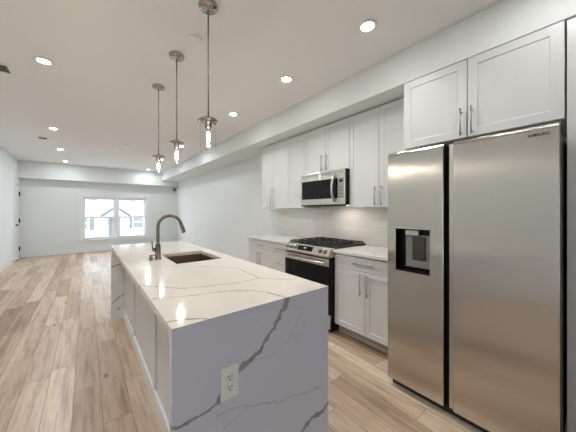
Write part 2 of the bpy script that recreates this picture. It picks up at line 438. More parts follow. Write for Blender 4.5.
bm = bmesh.new(); box(bm, 1.35, 1.46, 23.92, 23.99, -1.3, .8); box(bm, 1.46, 2.1, 23.95, 23.99, -1.3, .8); obj('front_door', bm, M['hwin'], h)
bm = bmesh.new(); box(bm, .6, 4.6, 22.6, 23.98, -1.4, -1.3); box(bm, .6, 4.6, 22.7, 23.98, -3, -1.4); obj('porch_deck', bm, M['ground'], h)
bm = bmesh.new()
box(bm, 2.6, 4.5, 22.68, 22.74, -.52, -.46); box(bm, 2.6, 4.5, 22.68, 22.74, -1.2, -1.14)
for k in range(16): box(bm, 2.66+k*.12, 2.69+k*.12, 22.69, 22.72, -1.14, -.52)
box(bm, 2.62, 2.7, 22.67, 22.75, -1.3, -.4); box(bm, 4.42, 4.5, 22.67, 22.75, -1.3, -.4)
obj('porch_railing', bm, M['trim'], h)

# ------------------------------------------------------------ island
IX0, IX1, IY0, IY1, IZ = .237, 1.057, .955, 3.74, .914
isl = thing('island_cabinet', 'long white panelled island cabinet under the marble worktop', 'kitchen island', (.66, 2.35, 0))
bm = bmesh.new()   # carcass, open where the sink drops in
box(bm, .375, 1.0, IY0+.032, 2.05, 0, IZ-.032); box(bm, .375, 1.0, 2.72, IY1-.032, 0, IZ-.032)
box(bm, .375, .53, 2.05, 2.72, 0, IZ-.032); box(bm, .975, 1.0, 2.05, 2.72, 0, IZ-.032); box(bm, .53, .975, 2.05, 2.72, 0, .6)
obj('body', bm, M['cab'], isl)
for yb in (1.008, 1.918, 2.89, 3.68):
    bm = bmesh.new(); box(bm, .363, .375, yb-.022, yb+.022, .11, IZ-.032); obj('batten', bm, M['cab'], isl, .002)
bm = bmesh.new(); box(bm, .359, .375, IY0+.032, IY1-.032, 0, .11); obj('baseboard', bm, M['trim'], isl, .003)
ys = [IY0+.034, 1.65, 2.05, 2.72, 3.22, IY1-.034]
for a, b in zip(ys, ys[1:]):
    bm = bmesh.new(); shaker(bm, 1.021, a+.002, b-.002, .11, IZ-.036, .02, .057, .008, 1); d = obj('door', bm, M['cab'], isl, .001)
    bm = bmesh.new(); tube(bm, [(1.05, b-.05, .6), (1.05, b-.05, .8)], .005)
    for z in (.62, .78): tube(bm, [(1.02, b-.05, z), (1.05, b-.05, z)], .004)
    obj('handle', bm, M['nickel'], d)

ro = (.647, 2.348, 0)
TOPV = [
 ([(.237,1.647),(.327,1.509),(.412,1.422),(.51,1.377),(.595,1.359),(.70,1.338),(.846,1.346)], .0045, .75),
 ([(.674,1.905),(.785,1.787),(.86,1.679),(.857,1.508),(.846,1.346),(.927,1.241),(1.013,1.171)], .0045, .75),
 ([(.246,1.347),(.33,1.306),(.445,1.259),(.512,1.25),(.609,1.215),(.683,1.155),(.73,1.075),(.758,.96)], .0045, .75),
 ([(.239,1.033),(.295,1.017),(.347,.982),(.402,.945)], .006, .75),
 ([(.275,2.558),(.393,2.148),(.641,1.948),(.70,1.88)], .0035, .55),
 ([(.25,3.2),(.45,3.0),(.72,3.1),(1.05,2.85)], .004, .4),
]
FRV = [
 ([(.766,.93),(.757,.885),(.744,.863),(.718,.845),(.712,.824),(.697,.805),(.682,.780),(.653,.762),(.636,.746),(.61,.711),(.566,.689),(.497,.661),(.44,.62)], .0125, 1.0),
 ([(.766,.93),(.757,.885),(.744,.863)], .018, 1.0),
 ([(.421,.605),(.403,.568),(.335,.555),(.283,.555),(.234,.566)], .008, .95),
 ([(.421,.60),(.412,.57)], .014, .9),
 ([(.403,.52),(.49,.518),(.558,.487),(.697,.433),(.839,.401),(1.005,.379)], .0028, .5),
 ([(.558,.487),(.49,.473),(.433,.456)], .0025, .4),
 ([(1.062,.262),(1.02,.245),(.94,.234),(.849,.19),(.80,.15)], .013, .95),
 ([(.566,.677),(.64,.662),(.73,.676),(.82,.76),(.88,.83),(.90,.90)], .0022, .35),
 ([(.80,.87),(.85,.84),(.93,.87)], .002, .35),
]
FAV = [([(.239,.654),(.345,.678),(.5,.72)], .008, .8), ([(.2,.18),(.239,.211),(.345,.298),(.5,.42),(.7,.5)], .008, .8), ([(.30,.12),(.33,.15)], .012, .7)]
mtop = marble('marble_worktop_warm_lit', 'xy', srgb(226,218,208), TOPV, ro, 2.0, .12, srgb(128,118,108), .09)  # white stone, warm room light tinted into the base colour
mfr = marble('marble_waterfall_end_cool_lit', 'xz', srgb(217,220,236), FRV, ro, 2.0, .14, srgb(156,158,166), .15, .075)  # same white stone, blue of the cool daylight painted into its base
mfa = marble('marble_waterfall_far_end', 'xz', srgb(228,226,224), FAV, ro, 2.0, .2, srgb(118,116,116), .12)
HX0, HX1, HY0, HY1 = .562, .950, 2.106, 2.665
wt = thing('marble_countertop', 'white marble island worktop with grey veins and waterfall ends', 'countertop', ro)
bm = bmesh.new(); box(bm, IX0, IX1, IY0, HY0, IZ-.03, IZ); box(bm, IX0, IX1, HY1, IY1, IZ-.03, IZ)
# single slab with a rectangular cut-out
bm.free(); bm = bmesh.new()
o_ = [(IX0, IY0), (IX1, IY0), (IX1, IY1), (IX0, IY1)]; i_ = [(HX0, HY0), (HX1, HY0), (HX1, HY1), (HX0, HY1)]
V = {}
for z in (IZ-.03, IZ):
    V[z] = ([bm.verts.new((x, y + ((.03 if y < 2 else -.03) if z < IZ-.01 else 0), z)) for x, y in o_], [bm.verts.new((x, y, z)) for x, y in i_])
for z in V:
    o2, i2 = V[z]
    for k in range(4): bm.faces.new((o2[k], o2[(k+1)%4], i2[(k+1)%4], i2[k]))
for q in (0, 1):
    a, b = V[IZ-.03][q], V[IZ][q]
    for k in range(4): bm.faces.new((a[k], a[(k+1)%4], b[(k+1)%4], b[k]))
obj('worktop_slab', bm, mtop, wt)
def mitre_panel(yo, yi, mat):
    bm = bmesh.new(); pr = [(yo, 0), (yi, 0), (yi, IZ-.03), (yo, IZ-.0002)]
    a = [bm.verts.new((IX0, y, z)) for y, z in pr]; b = [bm.verts.new((IX1, y, z)) for y, z in pr]
    bm.faces.new(a); bm.faces.new(b)
    for k in range(4): bm.faces.new((a[k], a[(k+1)%4], b[(k+1)%4], b[k]))
    obj('waterfall_panel', bm, mat, wt)
mitre_panel(IY0, IY0+.03, mfr); mitre_panel(IY1, IY1-.03, mfa)

# sink
sk = thing('undermount_sink', 'rectangular stainless steel sink set into the island worktop', 'sink', (.756, 2.385, IZ-.23))
bm = bmesh.new()
def rr(x0, x1, y0, y1, z, r, n=5):
    out = []
    for (cx, cy, a0) in ((x1-r, y1-r, 0), (x0+r, y1-r, 90), (x0+r, y0+r, 180), (x1-r, y0+r, 270)):
        for k in range(n+1):
            a = math.radians(a0 + 90*k/n); out.append(bm.verts.new((cx + r*math.cos(a), cy + r*math.sin(a), z)))
    return out
L = [rr(HX0-.02, HX1+.02, HY0-.02, HY1+.02, IZ-.031, .02), rr(HX0-.002, HX1+.002, HY0-.002, HY1+.002, IZ-.031, .015), rr(HX0, HX1, HY0, HY1, IZ-.21, .015), rr(HX0+.02, HX1-.02, HY0+.02, HY1-.02, IZ-.228, .015)]
for a, b in zip(L, L[1:]):
    for k in range(len(a)): bm.faces.new((a[k], a[(k+1)%len(a)], b[(k+1)%len(a)], b[k]))
bm.faces.new(L[-1]); obj('basin', bm, M['sinksteel'], sk)
bm = bmesh.new(); lathe(bm, [(0, IZ-.226), (.03, IZ-.226), (.045, IZ-.222), (.048, IZ-.2275), (0, IZ-.2275)], .80, 2.385); obj('drain', bm, M['chrome'], sk)

# faucet
fa = thing('kitchen_faucet', 'tall dark nickel gooseneck faucet rising beside the island sink', 'faucet', (.49, 2.43, IZ))
fx, fy = .49, 2.43
bm = bmesh.new(); lathe(bm, [(0, IZ), (.029, IZ), (.029, IZ+.006), (.024, IZ+.010), (.022, IZ+.13), (.017, IZ+.145), (0, IZ+.145)], fx, fy); obj('base', bm, M['gun'], fa)
pts = [(fx, fy, IZ+.14), (fx, fy, IZ+.2), (fx, fy, IZ+.28)]; Rr = .098
for k in range(1, 15):
    a = PI - k * (PI*.93) / 14
    pts.append((fx + Rr + Rr*math.cos(a), fy, IZ+.28 + Rr*math.sin(a)))
bm = bmesh.new(); tube(bm, pts, .0135, 18); obj('spout', bm, M['gun'], fa)
e = Vector(pts[-1]); dr = (Vector(pts[-1]) - Vector(pts[-2])).normalized()
bm = bmesh.new(); tube(bm, [e, e+dr*.005, e+dr*.07, e+dr*.085], [.0145, .016, .018, .016], 18); obj('spray_head', bm, M['gun'], fa)
bm = bmesh.new(); tube(bm, [(fx-.015, fy, IZ+.085), (fx-.045, fy, IZ+.085)], .017, 18); tube(bm, [(fx-.04, fy, IZ+.085), (fx-.046, fy-.01, IZ+.13), (fx-.05, fy-.01, IZ+.165)], [.006, .005, .004], 10)
obj('lever_handle', bm, M['gun'], fa)
bm = bmesh.new(); lathe(bm, [(0, IZ), (.016, IZ), (.016, IZ+.02), (.011, IZ+.026), (.011, IZ+.045), (0, IZ+.047)], .43, 2.40); tube(bm, [(.43, 2.40, IZ+.04), (.475, 2.385, IZ+.045)], .005, 8)
tag(obj('soap_dispenser', bm, M['gun'], None), 'small nickel button fitting on the worktop just left of the faucet', 'soap dispenser')

# outlets
def outlet(name, c, axis, sgn, label, w=.075, hh=.122, group='electrical outlets'):
    """axis 'x' faces along x, 'y' along y"""
    cx, cy, cz = c
    def bb(bm, u0, u1, z0, z1, d0, d1):
        a, b = sorted((sgn*d0, sgn*d1))
        if axis == 'y': box(bm, cx+u0, cx+u1, cy+a, cy+b, cz+z0, cz+z1)
        else: box(bm, cx+a, cx+b, cy+u0, cy+u1, cz+z0, cz+z1)
    r = thing(name, label, 'outlet', c, group)
    bm = bmesh.new(); bb(bm, -w/2, w/2, -hh/2, hh/2, .0002, .006); obj('cover_plate', bm, M['plastic'], r, .002)
    for s in (-1, 1):
        bm = bmesh.new(); zc = s*.021
        bb(bm, -.017, .017, zc-.015, zc+.015, .006, .008); rc = obj('receptacle', bm, M['plastic'], r, .001)
        bm = bmesh.new()
        bb(bm, -.0085, -.0055, zc-.002, zc+.010, .008, .0085); bb(bm, .0055, .0085, zc-.002, zc+.009, .008, .0085); bb(bm, -.0028, .0028, zc-.012, zc-.006, .008, .0085)
        obj('slots', bm, M['slot'], rc)
    return r
outlet('electrical_outlet', (.459, IY0, .634), 'y', -1, 'white duplex outlet on the marble waterfall end of the island', .08, .13)
outlet('electrical_outlet', (2.722, 2.80, 1.13), 'x', -1, 'small white outlet on the tiled backsplash behind the range', group=None)
outlet('electrical_outlet', (XR, 8.45, .42), 'x', -1, 'white outlet low on the right wall, farther from the cabinets', group=None)
outlet('electrical_outlet', (XR, 6.0, .42), 'x', -1, 'white outlet low on the right wall, nearer the base cabinets', group=None)
outlet('electrical_outlet', (-.62, YF, .42), 'y', -1, 'white outlet on the far wall left of the window', group=None)
outlet('electrical_outlet', (2.37, YF, .44), 'y', -1, 'white outlet on the far wall right of the window', group=None)

# ------------------------------------------------------------ kitchen run
def vhandle(parent, x, y, z0, z1):
    bm = bmesh.new(); tube(bm, [(x-.032, y, z0), (x-.032, y, z1)], .0055, 12)
    for z in (z0+.025, z1-.025): tube(bm, [(x, y, z), (x-.032, y, z)], .0045, 10)
    return obj('handle', bm, M['nickel'], parent)
def hhandle(parent, x, z, y0, y1):
    bm = bmesh.new(); tube(bm, [(x-.032, y0, z), (x-.032, y1, z)], .0055, 12)
    for y in (y0+.025, y1-.025): tube(bm, [(x, y, z), (x-.032, y, z)], .0045, 10)
    return obj('handle', bm, M['nickel'], parent)
def cabinet(name, label, cat, xf, xb, y0, y1, z0, z1, doors, group=None, fw=.052):
    """doors: list of (y0, y1, z0, z1, handle) ; handle None | ('v', y, z0, z1) | ('h', z, y0, y1) | kind 'drawer'"""
    xb -= .002
    r = thing(name, label, cat, ((xf+xb)/2, (y0+y1)/2, z0), group)
    bm = bmesh.new(); box(bm, xf+.021, xb, y0+.0008, y1-.0008, z0, z1); obj('body', bm, M['cab'], r, .001)
    for (a, b, c, d, kind, hd) in doors:
        g = .0025
        bm = bmesh.new(); shaker(bm, xf, a+g, b-g, c+g, d-g, .02, fw if kind == 'door' else .0)  if kind == 'door' else box(bm, xf, xf+.02, a+g, b-g, c+g, d-g)
        dd = obj(kind, bm, M['cab'], r, .0012)
        if hd:
            if hd[0] == 'v': vhandle(dd, xf, *hd[1:])
            else: hhandle(dd, xf, *hd[1:])
    return r
UX = 2.395
g_up = None
Z0, Z1 = 1.375, 2.434
cabinet('wall_cabinet', 'tall white two-door wall cabinet at the far end of the upper row', 'cabinet', UX, XR, 2.97, 3.72, Z0, Z1,
        [(3.36, 3.72, Z0, Z1, 'door', ('v', 3.40, 1.39, 1.70)), (2.97, 3.36, Z0, Z1, 'door', ('v', 3.32, 1.39, 1.70))])
cabinet('wall_cabinet', 'narrow white single-door wall cabinet just left of the microwave', 'cabinet', UX, XR, 2.603, 2.97, Z0, Z1,
        [(2.603, 2.97, Z0, Z1, 'door', None)])
cabinet('wall_cabinet', 'short white two-door wall cabinet directly above the microwave', 'cabinet', UX, XR, 1.835, 2.603, 1.832, Z1,
        [(2.219, 2.603, 1.832, Z1, 'door', ('v', 2.262, 1.85, 2.06)), (1.835, 2.219, 1.832, Z1, 'door', ('v', 2.178, 1.85, 2.06))])
cabinet('wall_cabinet', 'tall white two-door wall cabinet between the microwave and refrigerator', 'cabinet', UX, XR, 1.078, 1.835, Z0, Z1,
        [(1.455, 1.835, Z0, Z1, 'door', ('v', 1.493, 1.39, 1.60)), (1.078, 1.455, Z0, Z1, 'door', ('v', 1.418, 1.39, 1.60))])
cabinet('wall_cabinet', 'deep white two-door cabinet above the stainless refrigerator', 'cabinet', SX, XR, .128, 1.076, 1.872, SZ-.001,
        [(.606, 1.076, 1.872, SZ-.004, 'door', ('v', .642, 1.885, 2.085)), (.128, .606, 1.872, SZ-.004, 'door', ('v', .575, 1.885, 2.085))], fw=.058)
cabinet('pantry_cabinet', 'tall white pantry cabinet at the right edge beside the refrigerator', 'cabinet', SX, XR, -.62, .122, 0, SZ-.006,
        [(-.24, .122, .11, SZ-.012, 'door', ('v', -.2, .95, 1.25)), (-.62, -.24, .11, SZ-.012, 'door', ('v', -.28, .95, 1.25))], fw=.06)
# board between wall cabinets and soffit, the gap's shade painted in as dark colour
bm = bmesh.new(); box(bm, UX+.16, XR, 1.08, 3.715, Z1+.0005, SZ-.0005); struct('trim_3', bm, M['gap_shade'])

BX = 2.125
def base(label, y0, y1, doors):
    r = cabinet('base_cabinet', label, 'cabinet', BX, XR, y0, y1, .10, .884, doors)
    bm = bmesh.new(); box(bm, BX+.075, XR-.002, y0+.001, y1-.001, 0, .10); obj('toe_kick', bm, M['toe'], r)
    return r
ZT = .870; ZD = .735
base('white base cabinet with one drawer and two doors at the far end', 2.985, 3.70,
     [(2.985, 3.70, ZD, ZT, 'drawer', ('h', .805, 3.24, 3.44)), (3.345, 3.70, .105, ZD, 'door', ('v', 3.385, .50, .71)), (2.985, 3.345, .105, ZD, 'door', ('v', 3.305, .50, .71))])
base('narrow white base cabinet of three stacked drawers left of the range', 2.607, 2.985,
     [(2.607, 2.985, ZD, ZT, 'drawer', ('h', .805, 2.70, 2.89)), (2.607, 2.985, .42, ZD, 'drawer', ('h', .60, 2.70, 2.89)), (2.607, 2.985, .105, .42, 'drawer', ('h', .28, 2.70, 2.89))])
base('white base cabinet with drawer and two doors between range and refrigerator', 1.062, 1.826,
     [(1.062, 1.826, ZD, ZT, 'drawer', ('h', .805, 1.335, 1.565)), (1.444, 1.826, .105, ZD, 'door', ('v', 1.484, .50, .72)), (1.062, 1.444, .105, ZD, 'door', ('v', 1.404, .50, .72))])
KV = [([(2.1,1.30),(2.25,1.42),(2.45,1.40),(2.70,1.22)], .004, .6), ([(2.25,1.42),(2.4,1.62),(2.7,1.66)], .003, .5), ([(2.1,3.0),(2.3,3.2),(2.5,3.15),(2.72,3.4)], .004, .6)]
mk = marble('marble_counter', 'xy', srgb(230,227,222), KV, (0,0,0), 2.2, .2, srgb(128,118,108), .1)
bm = bmesh.new(); box(bm, 2.095, XR, 2.607, 3.705, .885, IZ); tag(obj('marble_countertop', bm, mk, None, .002), 'white veined counter slab on the base cabinets left of the range', 'countertop')
bm = bmesh.new(); box(bm, 2.095, XR, 1.062, 1.826, .885, IZ); tag(obj('marble_countertop', bm, mk, None, .002), 'white veined counter slab between the range and the refrigerator', 'countertop')
bm = bmesh.new(); box(bm, 2.722, XR-.0002, 1.062, 3.705, IZ+.0005, Z0-.0005); box(bm, 2.722, XR-.0002, 1.84, 2.60, Z0-.0005, 1.40); struct('trim_4', bm, M['tile'])

# range
rg = thing('gas_range', 'stainless slide-in gas range with black oven door and knobs', 'range', (2.4, 2.217, 0))
ry0, ry1 = 1.832, 2.602
bm = bmesh.new(); box(bm, 2.075, 2.715, ry0, ry1, .03, .80); box(bm, 2.13, 2.715, ry0, ry1, .80, .915)
for x in (2.12, 2.66):
    for y in (ry0+.05, ry1-.05): box(bm, x-.02, x+.02, y-.02, y+.02, 0, .03)
obj('body', bm, M['black'], rg)
bm = bmesh.new(); box(bm, 2.085, 2.718, ry0-.003, ry1+.003, .916, .928); obj('cooktop', bm, M['black'], rg, .003)
# slanted control panel
bm = bmesh.new()
P_ = [(2.035, .825), (2.025, .845), (2.078, .928), (2.13, .928), (2.13, .825)]
a = [bm.verts.new((x, ry0-.004, z)) for x, z in P_]; b = [bm.verts.new((x, ry1+.004, z)) for x, z in P_]
bm.faces.new(a); bm.faces.new(b)
for k in range(5): bm.faces.new((a[k], a[(k+1)%5], b[(k+1)%5], b[k]))
cp = obj('control_panel', bm, M['steel2'], rg, .003)
sd = Vector((.053, 0, .083)).normalized(); nn = Vector((-.083, 0, .053)).normalized()
pc = Vector((2.0515, 0, .8865))
def onp(y, t, d): return pc + Vector((0, y, 0)) + sd*t + nn*d
bm = bmesh.new(); vs = [bm.verts.new(onp(y, t, d)) for d in (-.002, .002) for (y, t) in ((2.095, -.030), (2.355, -.030), (2.355, .030), (2.095, .030))]
bm.faces.new(vs[:4]); bm.faces.new(vs[4:]); [bm.faces.new((vs[k], vs[(k+1)%4], vs[4+(k+1)%4], vs[4+k])) for k in range(4)]
dp = obj('display', bm, M['bglass'], rg)
bm = bmesh.new(); vs = [bm.verts.new(onp(y, t, d)) for d in (.0018, .0028) for (y, t) in ((2.205, -.004), (2.245, -.004), (2.245, .014), (2.205, .014))]
bm.faces.new(vs[:4]); bm.faces.new(vs[4:]); [bm.faces.new((vs[k], vs[(k+1)%4], vs[4+(k+1)%4], vs[4+k])) for k in range(4)]
obj('clock_digits', bm, M['label'], dp)
for y in (2.555, 2.48, 2.405, 1.975, 1.90):
    bm = bmesh.new(); tube(bm, [onp(y, 0, -.002), onp(y, 0, .004)], .027, 20); k = obj('knob', bm, M['black'], rg)
    bm = bmesh.new(); tube(bm, [onp(y, 0, .004), onp(y, 0, .010), onp(y, 0, .032), onp(y, 0, .035)], [.021, .022, .019, .016], 20); obj('knob_cap', bm, M['steel2'], k)
bm = bmesh.new(); box(bm, 2.045, 2.075, ry0, ry1, .205, .815); od = obj('oven_door', bm, M['black'], rg, .003)
bm = bmesh.new(); box(bm, 2.0425, 2.0455, ry0+.003, ry1-.003, .728, .808); obj('door_trim', bm, M['steel2'], od, .001)['label'] = 'stainless strip behind the handle'
bm = bmesh.new(); box(bm, 2.041, 2.0455, ry0+.003, ry1-.003, .225, .724); obj('door_glass', bm, M['bglass'], od, .001)
bm = bmesh.new(); tube(bm, [(1.99, ry0+.03, .768), (1.99, ry1-.03, .768)], .013, 16)
for y in (ry0+.055, ry1-.055): tube(bm, [(2.046, y, .768), (1.99, y, .768)], .011, 12)
obj('handle', bm, M['steel2'], od)
bm = bmesh.new(); box(bm, 2.05, 2.075, ry0, ry1, .05, .198); obj('bottom_drawer', bm, M['steel2'], rg, .003)
# grates and burners
for k in range(3):
    ya = ry0+.02 + k*.2455; yb = ya+.239; bm = bmesh.new(); t = .006
    for y in (ya+t, yb-t): tube(bm, [(2.12, y, .950), (2.69, y, .950)], .0065, 8)
    for x in (2.12, 2.26, 2.405, 2.55, 2.69): tube(bm, [(x, ya+t, .950), (x, yb-t, .950)], .0065, 8)
    tube(bm, [(2.12, (ya+yb)/2, .950), (2.69, (ya+yb)/2, .950)], .0055, 8)
    for x in (2.12, 2.69):
        for y in (ya+t, yb-t): tube(bm, [(x, y, .928), (x, y, .953)], .007, 8)
    obj('grate', bm, M['iron'], rg)
for (x, y, r) in ((2.24, 1.97, .045), (2.56, 1.97, .038), (2.40, 2.217, .05), (2.24, 2.465, .04), (2.56, 2.465, .045)):
    bm = bmesh.new(); lathe(bm, [(0, .928), (r+.012, .928), (r+.01, .932), (r, .934), (r, .941), (r*.8, .943), (0, .943)], x, y, 20); obj('burner', bm, M['iron'], rg)

# microwave
mw = thing('microwave', 'stainless over-the-range microwave with black glass door', 'microwave', (2.5, 2.217, 1.405))
my0, my1 = 1.838, 2.60
bm = bmesh.new(); box(bm, 2.328, XR-.012, my0, my1, 1.405, 1.830); obj('body', bm, M['black'], mw, .002)
bm = bmesh.new(); box(bm, 2.316, 2.328, my0+.001, my1-.001, 1.765, 1.828); vg = obj('vent_grille', bm, M['steel2'], mw, .002)
bm = bmesh.new()
for k in range(3): box(bm, 2.3145, 2.3165, my0+.03, my1-.03, 1.782+k*.012, 1.785+k*.012)
obj('vent_slots', bm, M['slot'], vg)
bm = bmesh.new(); box(bm, 2.312, 2.328, 1.937, my1, 1.412, 1.762); mdoor = obj('door', bm, M['steel2'], mw, .004)
bm = bmesh.new(); box(bm, 2.3085, 2.3125, 1.942, my1-.035, 1.487, 1.725); obj('door_glass', bm, M['bglass'], mdoor, .001)
bm = bmesh.new(); pts = []
for k in range(13):
    t = k/12; pts.append((2.312 - .006 - .05*math.sin(PI*t)**.6, 1.985, 1.450 + .31*t))
tube(bm, pts, .015, 14); obj('handle', bm, M['steel2'], mdoor)
bm = bmesh.new(); box(bm, 2.312, 2.328, my0, 1.934, 1.412, 1.762); pn = obj('control_panel', bm, M['steel2'], mw, .004)
bm = bmesh.new(); box(bm, 2.3095, 2.3125, my0+.012, 1.925, 1.487, 1.725); kp = obj('keypad', bm, M['disp'], mw)
for i in range(4):
    for j in range(3):
        bm = bmesh.new(); box(bm, 2.3088, 2.3096, my0+.022+j*.022, my0+.034+j*.022, 1.50+i*.036, 1.512+i*.036); obj('key', bm, M['dispdark'], kp)
bm = bmesh.new(); box(bm, 2.3088, 2.3096, my0+.022, my0+.078, 1.675, 1.705); obj('clock_window', bm, M['black'], kp)
bm = bmesh.new(); box(bm, 2.3075, 2.3085, 2.205, 2.245, 1.725, 1.80); obj('sticker', bm, M['plastic'], mdoor)['label'] = 'white paper sticker'
bm = bmesh.new(); box(bm, 2.329, 2.35, my0, my1, 1.397, 1.405); obj('lamp_hiding_lip', bm, M['black'], mw)  # strip added to hide the glowing cooktop lamp from the camera
bm = bmesh.new(); box(bm, 2.44, 2.54, 1.95, 2.17, 1.4035, 1.405); obj('cooktop_lamp', bm, M['hood'], mw)

# refrigerator
fr = thing('refrigerator', 'large stainless side-by-side refrigerator with water dispenser in left door', 'refrigerator', (2.25, .585, 0))
fy0, fy1, FX = .124, 1.031, 1.817
bm = bmesh.new(); box(bm, 1.895, 2.62, fy0+.012, fy1+.01, .03, 1.765); obj('body', bm, M['darkgrey'], fr, .004)
def fdoor(y0, y1, z0, z1, hole=None, label=None):
    bm = bmesh.new()
    ys = [y0, y0+.004] + [y0+.004 + (y1-y0-.008)*k/6 for k in range(1, 6)] + [y1-.004, y1]
    zs = [z0, z0+.006] + [z0+.02 + (z1-z0-.06)*k/8 for k in range(9)] + [z1-.028, z1-.016, z1-.007, z1]
    if hole:
        ys = sorted([y for y in ys if all(abs(y-h_) > .012 for h_ in hole[:2])] + list(hole[:2]))
        zs = sorted([z for z in zs if all(abs(z-h_) > .03 for h_ in hole[2:])] + list(hole[2:]))
    def X(y, z):
        u = (y-y0)/(y1-y0)*2-1; x = FX
        if z > z1-.03: q = (z-(z1-.03))/.03; x += .016*q*q
        if abs(u) > .999: x += .003
        return x
    G = [[bm.verts.new((X(y, z), y, z)) for z in zs] for y in ys]
    for i in range(len(ys)-1):
        for j in range(len(zs)-1):
            cy, cz = (ys[i]+ys[i+1])/2, (zs[j]+zs[j+1])/2
            if hole and hole[0] < cy < hole[1] and hole[2] < cz < hole[3]: continue
            f = bm.faces.new((G[i][j], G[i+1][j], G[i+1][j+1], G[i][j+1]))
    xb = 1.875
    def side(vs, mat):
        bk = [bm.verts.new((xb, v.co.y, v.co.z)) for v in vs]
        for k in range(len(vs)-1):
            f = bm.faces.new((vs[k], vs[k+1], bk[k+1], bk[k])); f.material_index = mat
        return bk
    side([G[0][j] for j in range(len(zs))], 1); side([G[-1][j] for j in range(len(zs))], 1)
    side([G[i][0] for i in range(len(ys))], 1); side([G[i][-1] for i in range(len(ys))], 1)
    c = [bm.verts.new((xb, y, z)) for (y, z) in ((y0, z0), (y1, z0), (y1, z1), (y0, z1))]; f = bm.faces.new(c); f.material_index = 1
    return obj('door', bm, None, fr, 0, mats=[M['steel'], M['gasket']])
HO = (.723, .963, .895, 1.205)
ld = fdoor(.642, fy1, .06, 1.778, HO); ld['label'] = 'left door with water dispenser'
rd = fdoor(fy0, .586, .06, 1.778)
bm = bmesh.new(); box(bm, 1.832, 1.875, .5865, .613, .062, 1.765); obj('handle_groove', bm, M['steel2'], rd, .003)
bm = bmesh.new(); box(bm, 1.875, 1.895, fy0+.01, fy1-.008, .05, 1.77); obj('gasket', bm, M['gasket'], fr)
# dispenser cavity: open box
bm = bmesh.new(); y0, y1, z0, z1 = HO; xd = 1.874
v = [bm.verts.new((x, y, z)) for x in (FX-.0015, xd) for (y, z) in ((y0, z0), (y1, z0), (y1, z1), (y0, z1))]
for k in range(4): bm.faces.new((v[k], v[(k+1)%4], v[4+(k+1)%4], v[4+k]))
bm.faces.new(v[4:]); ds = obj('dispenser', bm, M['black'], fr)
bm = bmesh.new(); box(bm, 1.862, 1.8735, y0+.004, y1-.052, z0+.03, z1-.045); obj('back_panel', bm, M['disp'], ds, .003)
bm = bmesh.new(); box(bm, 1.85, 1.8615, y0+.045, y1-.105, z0+.085, z1-.055); obj('paddle', bm, M['dispdark'], ds, .006)
bm = bmesh.new(); box(bm, 1.835, 1.855, y0+.085, y1-.062, z1-.045, z1-.010); obj('control_display', bm, M['label'], ds, .003)
bm = bmesh.new(); box(bm, 1.818, 1.8735, y0+.004, y1-.004, z0+.001, z0+.012); obj('drip_tray', bm, M['black'], ds, .002)
bm = bmesh.new(); e_ = .006
for (a, b, c, d) in ((y0-e_, y0, z0-e_, z1+e_), (y1, y1+e_, z0-e_, z1+e_), (y0, y1, z0-e_, z0), (y0, y1, z1, z1+e_)): box(bm, FX-.0045, FX+.0005, a, b, c, d)
obj('dispenser_trim', bm, M['steel2'], ds)
bm = bmesh.new(); box(bm, 1.86, 1.9, fy0+.02, fy1-.02, .008, .055)
for k in range(24): box(bm, 1.855, 1.86, fy0+.04+k*.035, fy0+.062+k*.035, .02, .045)
obj('base_grille', bm, M['grille'], fr)
for x in (1.95, 2.5):
    for y in (fy0+.05, fy1-.1):
        bm = bmesh.new(); box(bm, x, x+.05, y, y+.05, 0, .03); obj('foot', bm, M['grille'], fr)
for y in (.16, .99):
    bm = bmesh.new(); box(bm, 1.85, 1.94, y-.02, y+.02, 1.766, 1.785); obj('hinge_cover', bm, M['darkgrey'], fr, .004)
# brand lettering on the right door
cu = bpy.data.curves.new('lettering', 'FONT'); cu.body = 'SAMSUNG'; cu.size = .0235; cu.extrude = .0006; cu.space_character = 1.12; cu.offset = .0004
to = bpy.data.objects.new('lettering_source', cu); C.objects.link(to)
bpy.context.view_layer.update()
me = bpy.data.meshes.new_from_object(to.evaluated_get(bpy.context.evaluated_depsgraph_get()))
bpy.data.objects.remove(to); me.name = 'lettering'
wd = max(v.co.x for v in me.vertices)
sc = .082 / wd
R_ = Matrix(((0,0,-1,0),(-1,0,0,0),(0,1,0,0),(0,0,0,1)))    # reads left to right towards -Y, faces -X
for v in me.vertices:
    x, y, z = v.co; x *= sc
    yy = .240 - x; u = (yy-fy0)/(.586-fy0)*2-1
    v.co = Vector((FX - .0008 - z, yy, 1.722 + y)) - wpos(rd)
me.materials.clear(); me.materials.append(M['slot'])
lt = bpy.data.objects.new('lettering', me); C.objects.link(lt); lt.parent = rd

